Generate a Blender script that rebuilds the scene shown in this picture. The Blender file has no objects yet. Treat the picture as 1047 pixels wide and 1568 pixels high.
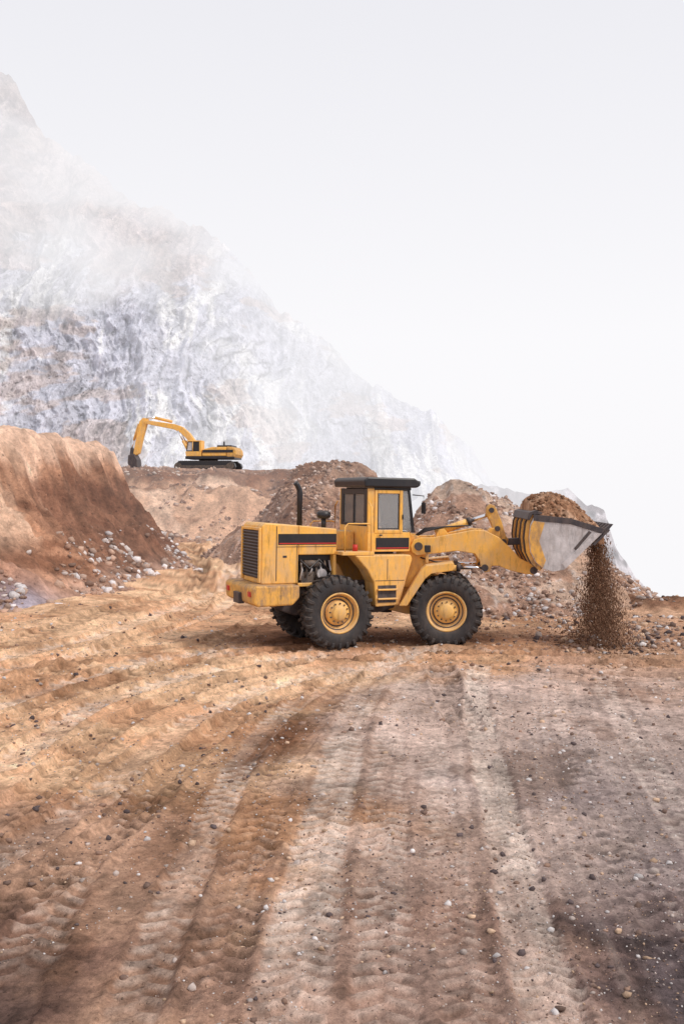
import bpy, math, random
import numpy as np
from mathutils import Vector, Matrix
random.seed(3); rng=np.random.default_rng(5)
scene=bpy.context.scene
FOG=(0.965,0.955,0.98)
# ---------------------------------------------------------------- noise
def _h(ix,iy,s):
    n=(ix*374761393+iy*668265263+s*144269504)&0xffffffff
    n=((n^(n>>13))*1274126177)&0xffffffff
    n=(n^(n>>16))&0xffffffff
    return n/4294967296.0
def vn(x,y,s=0):
    x=np.asarray(x,float);y=np.asarray(y,float)
    fx=np.floor(x);fy=np.floor(y)
    ix=fx.astype(np.int64);iy=fy.astype(np.int64)
    u=x-fx;v=y-fy
    u=u*u*u*(u*(u*6-15)+10);v=v*v*v*(v*(v*6-15)+10)
    a=_h(ix,iy,s);b=_h(ix+1,iy,s);c=_h(ix,iy+1,s);d=_h(ix+1,iy+1,s)
    return (a*(1-u)+b*u)*(1-v)+(c*(1-u)+d*u)*v
def fbm(x,y,o=4,s=0,g=.5):
    r=0;a=1;t=0
    for i in range(o):
        k=2.03**i
        c,sn=math.cos(i*.7),math.sin(i*.7)
        r=r+a*vn((x*c-y*sn)*k+i*17.3,(x*sn+y*c)*k-i*9.1,s+i);t+=a;a*=g
    return r/t
def ridged(x,y,o=4,s=0,g=.5):
    r=0;a=1;t=0
    for i in range(o):
        k=2.07**i
        c,sn=math.cos(i*.6),math.sin(i*.6)
        n=1-np.abs(2*vn((x*c-y*sn)*k+i*7.7,(x*sn+y*c)*k+i*3.1,s+i)-1)
        r=r+a*n*n;t+=a;a*=g
    return r/t
def vridged(x,y,o=4,s=0,g=.5):
    """ridged noise whose octaves stay aligned with the axes (keeps vertical gullies)"""
    r=0;a=1;t=0
    for i in range(o):
        k=2.07**i
        n=1-np.abs(2*vn(x*k+i*7.7,y*k*.8+i*3.1,s+i)-1)
        r=r+a*n*n;t+=a;a*=g
    return r/t
def sm(x):
    x=np.clip(x,0,1);return x*x*(3-2*x)
def lc(r,g,b,k=1.15):
    return np.array([(c/255.)**2.2/k for c in (r,g,b)])
def mix(a,b,f):
    f=np.asarray(f)[...,None];return a*(1-f)+b*f
# ---------------------------------------------------------------- materials
def newmat(name):
    m=bpy.data.materials.new(name);m.use_nodes=True
    nt=m.node_tree;nt.nodes.clear()
    return m,nt,nt.nodes.new
def L(nt,a,b): nt.links.new(a,b)
def mat_terrain(name,scale=6.,var=.35,bump=.4,bdist=.05,bscale=None,rough=.95,peb=0.,pamt=.5,stretch=None):
    m,nt,N=newmat(name)
    m.cycles.emission_sampling='NONE'
    out=N('ShaderNodeOutputMaterial');p=N('ShaderNodeBsdfPrincipled')
    p.inputs['Roughness'].default_value=rough
    p.inputs['Specular IOR Level'].default_value=.12
    at=N('ShaderNodeAttribute');at.attribute_name='Col'
    hz=N('ShaderNodeAttribute');hz.attribute_name='haze'
    geo=N('ShaderNodeNewGeometry')
    src=geo.outputs['Position']
    if stretch:
        mp_=N('ShaderNodeMapping');mp_.inputs['Scale'].default_value=stretch
        L(nt,src,mp_.inputs['Vector']);src=mp_.outputs[0]
    n1=N('ShaderNodeTexNoise');n1.inputs['Scale'].default_value=scale;n1.inputs['Detail'].default_value=5;n1.inputs['Roughness'].default_value=.75
    L(nt,src,n1.inputs['Vector'])
    mr=N('ShaderNodeMapRange');mr.inputs['From Min'].default_value=.32;mr.inputs['From Max'].default_value=.68
    mr.inputs['To Min'].default_value=1-var;mr.inputs['To Max'].default_value=1+var
    L(nt,n1.outputs['Fac'],mr.inputs['Value'])
    vm=N('ShaderNodeVectorMath');vm.operation='SCALE'
    L(nt,at.outputs['Color'],vm.inputs[0]);L(nt,mr.outputs['Result'],vm.inputs['Scale'])
    colo=vm.outputs[0]
    n2=N('ShaderNodeTexNoise');n2.inputs['Scale'].default_value=bscale or scale*3;n2.inputs['Detail'].default_value=4;n2.inputs['Roughness'].default_value=.72
    L(nt,src,n2.inputs['Vector'])
    hgt=n2.outputs['Fac']
    if peb:
        vo=N('ShaderNodeTexVoronoi');vo.inputs['Scale'].default_value=peb
        L(nt,geo.outputs['Position'],vo.inputs['Vector'])
        sp=N('ShaderNodeSeparateColor');L(nt,vo.outputs['Color'],sp.inputs[0])
        th=N('ShaderNodeMapRange');th.inputs['From Min'].default_value=.62;th.inputs['From Max'].default_value=1.;th.inputs['To Min'].default_value=0;th.inputs['To Max'].default_value=.40
        L(nt,sp.outputs[0],th.inputs['Value'])
        sb=N('ShaderNodeMath');sb.operation='SUBTRACT';L(nt,th.outputs[0],sb.inputs[0]);L(nt,vo.outputs['Distance'],sb.inputs[1])
        mk=N('ShaderNodeMapRange');mk.inputs['From Min'].default_value=0;mk.inputs['From Max'].default_value=.10
        L(nt,sb.outputs[0],mk.inputs['Value'])
        tv=N('ShaderNodeMapRange');tv.inputs['To Min'].default_value=1-pamt;tv.inputs['To Max'].default_value=1+pamt*1.1
        L(nt,sp.outputs[1],tv.inputs['Value'])
        sc=N('ShaderNodeVectorMath');sc.operation='SCALE';L(nt,colo,sc.inputs[0]);L(nt,tv.outputs[0],sc.inputs['Scale'])
        mxx=N('ShaderNodeMix');mxx.data_type='RGBA';L(nt,mk.outputs[0],mxx.inputs[0]);L(nt,colo,mxx.inputs[6]);L(nt,sc.outputs[0],mxx.inputs[7])
        colo=mxx.outputs[2]
        ad=N('ShaderNodeMath');ad.operation='MULTIPLY_ADD';L(nt,mk.outputs[0],ad.inputs[0]);ad.inputs[1].default_value=.35;L(nt,n2.outputs['Fac'],ad.inputs[2]);hgt=ad.outputs[0]
    L(nt,colo,p.inputs['Base Color'])
    b=N('ShaderNodeBump');b.inputs['Strength'].default_value=bump;b.inputs['Distance'].default_value=bdist
    L(nt,hgt,b.inputs['Height']);L(nt,b.outputs[0],p.inputs['Normal'])
    e=N('ShaderNodeEmission');e.inputs['Color'].default_value=(*FOG,1)
    mx=N('ShaderNodeMixShader')
    L(nt,hz.outputs['Fac'],mx.inputs[0]);L(nt,p.outputs[0],mx.inputs[1]);L(nt,e.outputs[0],mx.inputs[2])
    L(nt,mx.outputs[0],out.inputs[0])
    return m
def mat_simple(name,col,rough=.6,metal=0,dust=0.,dustcol=(.56,.41,.29),nscale=5.,zd=0.,var=.12,bump=0.):
    m,nt,N=newmat(name)
    out=N('ShaderNodeOutputMaterial');p=N('ShaderNodeBsdfPrincipled')
    p.inputs['Metallic'].default_value=metal
    geo=N('ShaderNodeNewGeometry')
    n=N('ShaderNodeTexNoise');n.inputs['Scale'].default_value=nscale;n.inputs['Detail'].default_value=5;n.inputs['Roughness'].default_value=.7
    L(nt,geo.outputs['Position'],n.inputs['Vector'])
    mr=N('ShaderNodeMapRange');mr.inputs['From Min'].default_value=.3;mr.inputs['From Max'].default_value=.7
    mr.inputs['To Min'].default_value=1-var;mr.inputs['To Max'].default_value=1+var
    L(nt,n.outputs['Fac'],mr.inputs['Value'])
    vm=N('ShaderNodeVectorMath');vm.operation='SCALE';vm.inputs[0].default_value=col
    L(nt,mr.outputs['Result'],vm.inputs['Scale'])
    mpn=N('ShaderNodeMapping');mpn.inputs['Scale'].default_value=(1,1,.45);L(nt,geo.outputs['Position'],mpn.inputs[0])
    n2=N('ShaderNodeTexNoise');n2.inputs['Scale'].default_value=nscale*.9;n2.inputs['Detail'].default_value=7;n2.inputs['Roughness'].default_value=.78
    L(nt,mpn.outputs[0],n2.inputs['Vector'])
    sx=N('ShaderNodeSeparateXYZ');L(nt,geo.outputs['Position'],sx.inputs[0])
    mz=N('ShaderNodeMapRange');mz.inputs['From Min'].default_value=.2;mz.inputs['From Max'].default_value=2.2
    mz.inputs['To Min'].default_value=zd;mz.inputs['To Max'].default_value=0
    L(nt,sx.outputs['Z'],mz.inputs['Value'])
    sn=N('ShaderNodeSeparateXYZ');L(nt,geo.outputs['Normal'],sn.inputs[0])
    mn=N('ShaderNodeMapRange');mn.inputs['From Min'].default_value=.3;mn.inputs['From Max'].default_value=1
    mn.inputs['To Min'].default_value=0;mn.inputs['To Max'].default_value=.35 if dust>0 else 0
    L(nt,sn.outputs['Z'],mn.inputs['Value'])
    md=N('ShaderNodeMapRange');md.inputs['From Min'].default_value=.44;md.inputs['From Max'].default_value=.62
    md.inputs['To Min'].default_value=0;md.inputs['To Max'].default_value=dust
    L(nt,n2.outputs['Fac'],md.inputs['Value'])
    a1=N('ShaderNodeMath');a1.operation='ADD';L(nt,md.outputs[0],a1.inputs[0]);L(nt,mz.outputs[0],a1.inputs[1])
    a2=N('ShaderNodeMath');a2.operation='ADD';a2.use_clamp=True;L(nt,a1.outputs[0],a2.inputs[0]);L(nt,mn.outputs[0],a2.inputs[1])
    mx=N('ShaderNodeMix');mx.data_type='RGBA'
    L(nt,a2.outputs[0],mx.inputs[0]);L(nt,vm.outputs[0],mx.inputs[6]);mx.inputs[7].default_value=(*dustcol,1)
    # fine dark grime streaks
    mpg=N('ShaderNodeMapping');mpg.inputs['Scale'].default_value=(7,7,1.1);L(nt,geo.outputs['Position'],mpg.inputs[0])
    n3=N('ShaderNodeTexNoise');n3.inputs['Scale'].default_value=1.6;n3.inputs['Detail'].default_value=6;n3.inputs['Roughness'].default_value=.75;L(nt,mpg.outputs[0],n3.inputs['Vector'])
    mg_=N('ShaderNodeMapRange');mg_.inputs['From Min'].default_value=.53;mg_.inputs['From Max'].default_value=.70;mg_.inputs['To Min'].default_value=1;mg_.inputs['To Max'].default_value=1-.95*min(dust,.75)
    L(nt,n3.outputs['Fac'],mg_.inputs['Value'])
    vg=N('ShaderNodeVectorMath');vg.operation='SCALE';L(nt,mx.outputs[2],vg.inputs[0]);L(nt,mg_.outputs[0],vg.inputs['Scale'])
    L(nt,vg.outputs[0],p.inputs['Base Color'])
    r=N('ShaderNodeMapRange');r.inputs['To Min'].default_value=rough;r.inputs['To Max'].default_value=.9
    L(nt,a2.outputs[0],r.inputs['Value']);L(nt,r.outputs[0],p.inputs['Roughness'])
    if bump:
        b=N('ShaderNodeBump');b.inputs['Strength'].default_value=bump;b.inputs['Distance'].default_value=.02
        L(nt,n2.outputs['Fac'],b.inputs['Height']);L(nt,b.outputs[0],p.inputs['Normal'])
    L(nt,p.outputs[0],out.inputs[0])
    return m
M={}
M['yellow']=mat_simple('yellow_paint',(.94,.49,.085),.45,0,.50,(.62,.43,.27),3.5,.26)
M['yellow2']=mat_simple('yellow_paint_worn',(.84,.44,.08),.5,0,.75,(.33,.21,.14),5,.2)
M['black']=mat_simple('black_paint',(.014,.013,.017),.4,0,.06,(.2,.15,.12),5,.04)
M['rubber']=mat_simple('tire_rubber',(.018,.018,.022),.7,0,.24,(.17,.125,.10),7,.09,.3,.3)
M['rim']=mat_simple('rim_paint',(.88,.50,.13),.55,0,.55,(.58,.41,.28),6,.12)
M['steel']=mat_simple('worn_steel',(.60,.56,.56),.42,.2,.45,(.34,.28,.25),5,0,.25)
M['dsteel']=mat_simple('dark_steel',(.06,.05,.055),.5,.2,.35,(.22,.16,.13),8,0,.3)
M['chrome']=mat_simple('chrome_rod',(.8,.8,.83),.12,1,0,var=.03)
M['engine']=mat_simple('engine_iron',(.08,.065,.06),.6,.2,.5,(.35,.25,.18),12,0,.3)
M['red']=mat_simple('red_stripe',(.55,.03,.02),.5)
M['lamp']=mat_simple('lamp_lens',(.8,.8,.78),.2)
def glass():
    m,nt,N=newmat('cab_glass');out=N('ShaderNodeOutputMaterial')
    t=N('ShaderNodeBsdfTransparent');t.inputs[0].default_value=(.96,.97,.97,1)
    g=N('ShaderNodeBsdfGlossy');g.inputs['Roughness'].default_value=.04
    d=N('ShaderNodeBsdfDiffuse');d.inputs[0].default_value=(.75,.73,.72,1)
    m1=N('ShaderNodeMixShader');m1.inputs[0].default_value=.24;L(nt,t.outputs[0],m1.inputs[1]);L(nt,d.outputs[0],m1.inputs[2])
    f=N('ShaderNodeFresnel');f.inputs[0].default_value=1.7
    m2=N('ShaderNodeMixShader');L(nt,f.outputs[0],m2.inputs[0]);L(nt,m1.outputs[0],m2.inputs[1]);L(nt,g.outputs[0],m2.inputs[2])
    L(nt,m2.outputs[0],out.inputs[0]);return m
M['glass']=glass()
# ---------------------------------------------------------------- mesh helpers
def link(o): scene.collection.objects.link(o);return o
def grid_obj(name,X,Y,Z,col,haze,mat,smooth=True):
    r,c=X.shape
    co=np.stack([X,Y,Z],-1).reshape(-1,3).astype(np.float32)
    i=np.arange(r-1)[:,None]*c+np.arange(c-1)[None,:]
    f=np.stack([i,i+1,i+c+1,i+c],-1).reshape(-1,4).astype(np.int32)
    me=bpy.data.meshes.new(name)
    me.vertices.add(len(co));me.vertices.foreach_set('co',co.ravel())
    me.loops.add(f.size);me.loops.foreach_set('vertex_index',f.ravel())
    me.polygons.add(len(f));me.polygons.foreach_set('loop_start',np.arange(0,f.size,4,dtype=np.int32))
    me.update(calc_edges=True)
    me.polygons.foreach_set('use_smooth',np.full(len(f),smooth))
    put_attr(me,col.reshape(-1,3),haze.reshape(-1))
    me.materials.append(mat)
    return link(bpy.data.objects.new(name,me))
def put_attr(me,col,haze):
    a=me.attributes.new('Col','FLOAT_COLOR','POINT')
    c4=np.ones((len(col),4),np.float32);c4[:,:3]=np.clip(col,0.002,.92)
    a.data.foreach_set('color',c4.ravel())
    h=me.attributes.new('haze','FLOAT','POINT');h.data.foreach_set('value',np.clip(haze,0,1).astype(np.float32))
import bmesh
def ico(sub):
    bm=bmesh.new();bmesh.ops.create_icosphere(bm,subdivisions=sub,radius=1)
    v=np.array([x.co[:] for x in bm.verts]);f=np.array([[q.index for q in x.verts] for x in bm.faces]);bm.free();return v,f
ICO1=ico(1)
def rocks_obj(name,pos,size,cols,mat,haze=0.,flat=.7,stretch=None,parent=None):
    v,f=ICO1;n=len(pos)
    V=v[None]*(1+rng.uniform(-.38,.38,(n,len(v),1)))
    V=V*np.stack([rng.uniform(.7,1.3,n),rng.uniform(.7,1.2,n),rng.uniform(.45,1.,n)*flat/.7],-1)[:,None,:]
    th=rng.uniform(0,6.28,n);c,s=np.cos(th),np.sin(th)
    tl=rng.uniform(-.5,.5,n);ct,st=np.cos(tl),np.sin(tl)
    x,y,z=V[...,0],V[...,1],V[...,2]
    y,z=y*ct[:,None]-z*st[:,None],y*st[:,None]+z*ct[:,None]
    x,y=x*c[:,None]-y*s[:,None],x*s[:,None]+y*c[:,None]
    if stretch is not None: z=z*stretch[:,None]
    V=np.stack([x,y,z],-1)*size[:,None,None]+pos[:,None,:]
    F=(f[None]+(np.arange(n)*len(v))[:,None,None]).reshape(-1,3).astype(np.int32)
    V=V.reshape(-1,3).astype(np.float32)
    me=bpy.data.meshes.new(name)
    me.vertices.add(len(V));me.vertices.foreach_set('co',V.ravel())
    me.loops.add(F.size);me.loops.foreach_set('vertex_index',F.ravel())
    me.polygons.add(len(F));me.polygons.foreach_set('loop_start',np.arange(0,F.size,3,dtype=np.int32))
    me.update(calc_edges=True)
    put_attr(me,np.repeat(cols,len(v),0),np.full(len(V),haze) if np.isscalar(haze) else np.repeat(haze,len(v)))
    me.materials.append(mat)
    o=link(bpy.data.objects.new(name,me))
    return o
# ---------------------------------------------------------------- terrain functions
TR=[ # pts, width, depth, amp, tone(-dark/+light), tread period
 ([(1.2,4.5),(1.24,5.8),(1.42,8.1),(1.76,12.4),(2.05,15.2),(2.5,18)],.40,.022,.034,.46,.125),
 ([(-.35,4.5),(-.32,5.8),(-.15,9.4),(.15,13.5),(.76,17.5),(1.6,19.5)],.50,.012,.020,.40,.20),
 ([(.22,4.5),(.25,5.8),(.375,8.6),(.68,13.5),(1.45,18)],.42,.010,.022,.12,.19),
 ([(1.62,13.0),(1.62,15),(1.75,17.8)],.50,.045,.08,-.26,.27),
 ([(-1.2,4.5),(-1.23,5.8),(-1.25,8.1),(-1.11,11.8),(-.69,14.3),(.3,17.2),(1.5,18.5)],.36,.02,.018,.22,.2),
 ([(-.75,4.5),(-.78,6),(-.8,8.1),(-.6,11.8),(-.2,14.3),(.7,17.2)],.40,.018,.038,-.14,.21),
 ([(.75,4.5),(.78,6),(.9,8.6),(1.2,13),(1.75,17.5)],.36,.008,.015,.05,.17),
 ([(-4.0,7.5),(-3.24,9.4),(-3.0,12.2),(-2.23,15.2),(-.28,18.2),(2.2,18.9),(6.2,18.4),(9,18)],.46,.06,.055,-.26,.26),
 ([(-4.9,8.5),(-3.86,11.2),(-3.4,14.5),(-1.9,17.3),(0.,18.7),(2.5,19.4)],.46,.05,.055,.30,.26),
 ([(-3.4,7.0),(-2.6,9.4),(-2.2,12.2),(-1.5,14.8),(-.1,17.0),(2.2,18.0),(6.2,17.4),(9,17)],.42,.04,.045,.22,.25),
 ([(-5.6,9.5),(-4.6,12.2),(-4.0,15.0),(-2.6,17.8),(-.8,19.3)],.44,.055,.055,-.24,.26),
 ([(-6.2,10.5),(-5.1,13.4),(-4.2,16.2),(-2.8,18.6),(-1.2,19.9)],.44,.045,.05,.32,.26),
 ([(-2.9,6.0),(-2.05,9.0),(-1.75,11.8),(-1.1,14.4),(.4,16.6),(2.4,17.2),(6,16.4)],.42,.035,.04,-.22,.25),
 ([(-8,13.2),(-5.6,15.6),(-3.0,17.2),(0,18.0),(3.5,18.2),(8,17.4)],.46,.04,.05,-.20,.26),
 ([(-8,14.4),(-5.2,16.9),(-2.6,18.4),(.5,19.1),(4,19.3),(8.5,18.9)],.46,.04,.05,.20,.26),
 ([(-7,12.5),(-5.2,15.2),(-4.6,18.9),(-3.8,26.2),(-5.2,38),(-7.0,47),(-8.3,63)],.6,.06,.03,-.22,.3),
 ([(-8,15.5),(-6.2,18.2),(-4.8,22.5),(-3.9,31.5),(-4.7,42),(-6.6,52),(-7.5,62)],.6,.06,.03,.26,.3),
 ([(-9,16.5),(-7.2,19.4),(-5.6,24.5),(-4.9,32),(-5.9,42),(-8,52)],.6,.06,.03,-.20,.3),
 ([(-7.6,14.5),(-5.8,17.2),(-4.2,20.5),(-3.2,26),(-3.4,34),(-5.2,44)],.5,.06,.03,.22,.3),
 ([(-7.5,13.8),(-5.6,16.6),(-4.0,18.6),(-2.4,21.0),(-2.0,26),(-3.2,36)],.55,.05,.04,-.16,.28),
 ([(-1.9,4.5),(-2.1,6.5),(-2.2,8.5),(-2.0,11),(-1.4,13.5)],.45,.02,.025,.08,.2),
 ([(2.2,4.5),(2.35,8),(2.8,12),(3.6,16),(5.0,19)],.35,.010,.016,-.06,.22),
 ([(2.9,5.5),(3.15,9),(3.7,13),(4.4,16.5),(6,19.5)],.35,.010,.016,.08,.22),
]
def resample(p,n=6):
    p=np.array(p,float);out=[]
    q=np.vstack([2*p[0]-p[1],p,2*p[-1]-p[-2]])
    for i in range(1,len(q)-2):
        for k in range(n):
            t=k/n
            out.append(.5*((2*q[i])+(-q[i-1]+q[i+1])*t+(2*q[i-1]-5*q[i]+4*q[i+1]-q[i+2])*t*t+(-q[i-1]+3*q[i]-3*q[i+1]+q[i+2])*t**3))
    out.append(p[-1]);return np.array(out)
def tracks(x,y):
    H=np.zeros_like(x);T=np.zeros_like(x)
    wob=(fbm(x/.3,y/.3,4,77,.6)-.5)*.12
    wear=sm((fbm(x/.6,y/1.0,4,91,.6)-.36)/.20)
    jit=(fbm(x/.35,y/.35,3,95)-.5)*.09
    for (pts,w,dep,amp,tone,per) in TR:
        P=resample(pts)
        lo=P.min(0)-w;hi=P.max(0)+w
        idx=np.nonzero(((x>lo[0])&(x<hi[0])&(y>lo[1])&(y<hi[1])).ravel())[0]
        if len(idx)==0: continue
        xx=x.ravel()[idx];yy=y.ravel()[idx]
        best=np.full(len(idx),9e9);S=np.zeros(len(idx));A=np.zeros(len(idx));acc=0
        for i in range(len(P)-1):
            d=P[i+1]-P[i];l=math.hypot(*d);d/=l
            ax=xx-P[i,0];ay=yy-P[i,1]
            t=np.clip(ax*d[0]+ay*d[1],0,l);s=d[0]*ay-d[1]*ax
            dist=np.hypot(ax-t*d[0],ay-t*d[1])
            m=dist<best
            best[m]=dist[m];S[m]=s[m];A[m]=acc+t[m];acc+=l
        wb=wob.ravel()[idx];wr=wear.ravel()[idx];jt=jit.ravel()[idx]
        r=(best+wb)/(w/2)
        ins=sm((1.15-r)/.38)
        ph=(A+jt+np.abs(S)*.55+ (S>0)*per*.5)/per
        fr=np.abs((ph%1)-.5)*2
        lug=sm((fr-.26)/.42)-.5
        cen=1-.7*np.exp(-(S/.035)**2)
        edge=np.exp(-((r-1.16)/.18)**2)
        h=-dep*ins+lug*amp*ins*wr*cen+edge*dep*.8
        tn=tone*ins*(.45+.55*wr)+lug*.34*ins*wr*cen-edge*.08  # lug term paints the tread's relief shade into the soil colour, grooves darker
        H.ravel()[idx]+=h;T.ravel()[idx]+=tn
    return H,T
def edge_d(x,y): return y-(27+np.maximum(0,8-x)*3.2)+ (fbm(x/3,y/3,3,12)-.5)*1.2
def flow(x,y):
    return (fbm((x-.0062*y*y)/.10,y/3.5,4,14,.6)-.5)*sm((x+1.8)/1.2)*sm((17.5-y)/3)
def hG0(x,y,fine=True):
    z=.16*(fbm(x/5,y/5,3,1)-.5)
    quiet=np.exp(-(((x-1)/2.5)**2+((y-20.3)/2.0)**2))
    z=z*(1-.8*quiet)
    if fine:
        z=z+.05*(fbm(x/.7,y/.7,5,2,.6)-.5)+.022*(fbm(x/.10,y/.10,3,3,.6)-.5)+.03*flow(x,y)
        clod=sm((fbm(x/1.7,y/1.7,3,8)-.46)/.2)
        z=z+clod*.040*(ridged(x/.2,y/.2,4,6,.6)-.5)
        z=z+.10*(ridged(x/1.1,y/.8,4,9,.6)-.5)*sm((x-3.)/2)*sm((y-20.5)/2)
    d=edge_d(x,y)
    z=z+.28*np.exp(-((d+1.0)/.9)**2)*sm((x-4)/3)
    z=z-np.minimum(np.maximum(d,0)*.9,240)
    z=z+ .25*sm((-x-3.5)/4)*sm((y-20)/5)
    return z
def hG(x,y):
    H,T=tracks(x,y);return hG0(x,y)+H
XBy=[17,19,21,23,24.9,30.5,36.3,42,47,50,54];XBx=[-26,-19,-12,-8.2,-7.1,-6.1,-5.5,-6.0,-7.4,-10,-17]
def mound_d(x,y):
    g=(fbm(x/6+3,y/2.2,4,21)-.5)*1.8
    return np.interp(y,XBy,XBx)-x+g*.8
def hM(x,y):
    d=mound_d(x,y)
    h=np.interp(d,[-3,0,.8,1.6,2.4,3.1,3.5,3.9,4.3,5.5,12],[-1.2,0,.45,1.1,1.75,2.6,3.7,4.55,4.95,5.05,5.3])
    k=np.clip(h/2,0,1)*np.clip((5.3-h)/1.,0.10,1)
    h=h+k*(1.3*(ridged(x/3,y/1.4,4,23)-.5)+.6*(fbm(x/.6,y/.6,5,24,.62)-.5))
    return h+.14*(fbm(x/.25,y/.25,4,25,.6)-.5)*np.clip(h+.2,0,1)
def hB(x,y):
    yb=np.interp(x,[-80,-30,-20,-14,-10,-4,0,5],[46,49,50,51,53,55,61,72])
    d=y-yb+(fbm(x/5,y/5,4,31)-.5)*9+(fbm(x/1.6,y/1.6,4,37,.6)-.5)*3.5
    h=np.interp(d,[-3,0,4,9,12,13.5,15,18,60],[-.7,0,1.2,2.6,3.5,4.1,4.35,4.45,4.8])
    k=np.clip(h/1.5,0,1)*np.clip(1.14-h/4.6,.10,1)
    h=h+k*(2.6*(ridged(x/6,y/4,4,33)-.5)+1.0*(fbm(x/.9,y/.9,5,34,.6)-.5))
    crest=np.exp(-((d-15)/4.0)**2)
    h=h+.14*(fbm(x/.8,y/.8,3,36)-.5)+crest*(1.1*(fbm(x/3.2,y/6,5,38,.6)-.5)+.10)
    return h*sm((6-x)/6)-1.5*(1-sm((6-x)/6))
def hP1(x,y):
    xx=x+(fbm(x/2,y/2,3,40)-.5)*1.0
    top=np.interp(xx,[-9,-6,-3.6,-2.7,-1.9,-.39,.76,1.35,1.8,2.4,4,9],[-2.5,.2,1.95,3.2,4.2,4.35,4.25,3.9,2.3,1.1,-.4,-3])
    h=top-np.abs(y-44)*.62*(1-.3*np.exp(-((y-44)/1.)**2))
    return h+.8*(fbm(x/1.8,y/1.8,5,41)-.5)+.3*(ridged(x/.6,y/.6,3,42)-.5)
P2x=[-2,.4,1.3,1.8,2.3,2.9,3.45,4.2,4.8,5.6,6.6,7.66,8.67,9.7,10.8,14]
P2z=[-1.5,.2,.9,1.5,2.5,3.1,3.4,3.15,2.9,2.6,1.95,1.2,.4,-.35,-1.0,-4]
def hP2(x,y):
    xx=x+(fbm(x/2,y/2,3,50)-.5)*.5
    top=np.interp(xx,P2x,P2z)
    f=top-(31-y)*np.maximum(top+.7,.7)/8.0
    b=top-.6*(y-31)
    h=np.where(y<31,f,b)
    return h+.8*(fbm(x/1.5,y/1.5,5,51)-.5)*np.clip(h+.4,0,1)+.14*(ridged(x/.35,y/.35,3,52)-.45)
def dist_haze(x,y,z,k=260.,d0=25.):
    d=np.sqrt(x*x+y*y+z*z);return 1-np.exp(-np.maximum(d-d0,0)/k)
# ---------------------------------------------------------------- ground
rows=np.concatenate([np.linspace(-45,3.4,18),4.0*np.power(30/4.0,np.linspace(0,1,960)),30*np.power(900/30.,np.linspace(0,1,150))[1:]])
s=np.linspace(-1.06,1.06,860)
ss=s+np.sign(s)*np.maximum(np.abs(s)-.97,0)*160
W=3.0+.40*np.maximum(rows,0)
X=ss[None,:]*W[:,None];Y=np.repeat(rows[:,None],len(s),1)
H,T=tracks(X,Y)
Z=hG0(X,Y)+H
n1=fbm(X/2.2,Y/2.2,4,100);n2=fbm(X/.5,Y/.5,5,101,.6);n3=fbm(X/.07,Y/.07,3,102);n4=fbm(X/.9+4,Y/.9,5,107,.62)
nn=(n1-.5)*2+(n4-.5)*2.2
col=np.zeros(X.shape+(3,))+lc(240,196,158)
col=mix(col,lc(208,156,120),sm((fbm(X/2.6,Y/1.0,5,104,.6)-.42)/.22)*.75)
col=mix(col,lc(212,184,170),sm((X+1.0+nn*1.0)/1.8)*sm((18.8-Y+nn*1.5)/2.5))
col=mix(col,lc(182,162,154),sm((X-.8+nn*.8)/2.0)*sm((17-Y+nn*2)/7))
col=mix(col,lc(140,124,124),.9*sm((X-1.2+nn*.7)/1.4)*sm((11.5-Y+nn*2)/5))
col=mix(col,lc(196,156,132),.9*sm((-X+.1+nn*1.0)/1.2)*sm((11.5-Y+nn*1.5)/3))
col=mix(col,lc(166,132,116),.7*sm((8.6-Y+nn*1.2)/2.5)*sm((X+1.5)/1))
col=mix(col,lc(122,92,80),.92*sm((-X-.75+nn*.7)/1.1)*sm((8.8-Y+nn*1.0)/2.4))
col=mix(col,lc(88,68,62),.85*sm((-X-1.1+nn*.5)/.8)*sm((7.2-Y+nn*.6)/1.2))  # vignette painted into the soil colour: near left corner darkened
col=mix(col,lc(88,80,84),.85*sm((X-1.45+nn*.5)/.7)*sm((8.2-Y+nn*1.0)/2.))  # near right corner darkened in the colour likewise, as a vignette
col=mix(col,lc(172,120,88),.75*np.exp(-((Y-20.6+nn*.6)/1.7)**2)*sm((X+3.2)/2))
col=mix(col,lc(108,74,56),.75*np.exp(-(((X+.1)/2.9)**2+((Y-20.6+nn*.3)/1.15)**2)**2))  # contact shadow under the loader, painted as darker soil colour
col=mix(col,lc(196,154,128),.7*sm((X-3+nn)/2)*sm((Y-14+nn*2)/4))
dk=np.exp(-(((X+.95-(Y-11.8)*.25+nn*.12)/.40)**2+((Y-12)/1.6)**2)**1.5)
col=mix(col,lc(128,88,66),.9*dk)
damp=sm((fbm(X/1.1+31,Y/2.2,5,170,.6)-.54)/.09)
col=mix(col,col*np.array([.62,.56,.52]),damp*.75)
d=edge_d(X,Y);col=mix(col,lc(122,86,68),.85*sm((d+2.6+nn*.6)/1.4)*sm((X-4)/2))
T=T+flow(X,Y)*.5
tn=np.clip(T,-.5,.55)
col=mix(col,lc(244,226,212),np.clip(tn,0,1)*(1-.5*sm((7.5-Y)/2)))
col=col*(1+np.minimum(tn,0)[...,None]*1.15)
mott=(.60+.80*n2)*(.72+.56*n3)*(.72+.56*n4)
col=col*mott[...,None]*1.06
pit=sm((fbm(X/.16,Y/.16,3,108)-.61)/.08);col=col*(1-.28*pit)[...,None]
haze=sm((np.hypot(X,Y)-60)/200)*.98+.02
haze=np.where(np.hypot(X,Y)>280,1,haze)*sm((np.hypot(X,Y)-35)/40)
mg=mat_terrain('packed_dirt',22,.32,1.0,.034,34,peb=24,pamt=.5)
grid_obj('ground',X,Y,Z,col,haze,mg)
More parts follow.
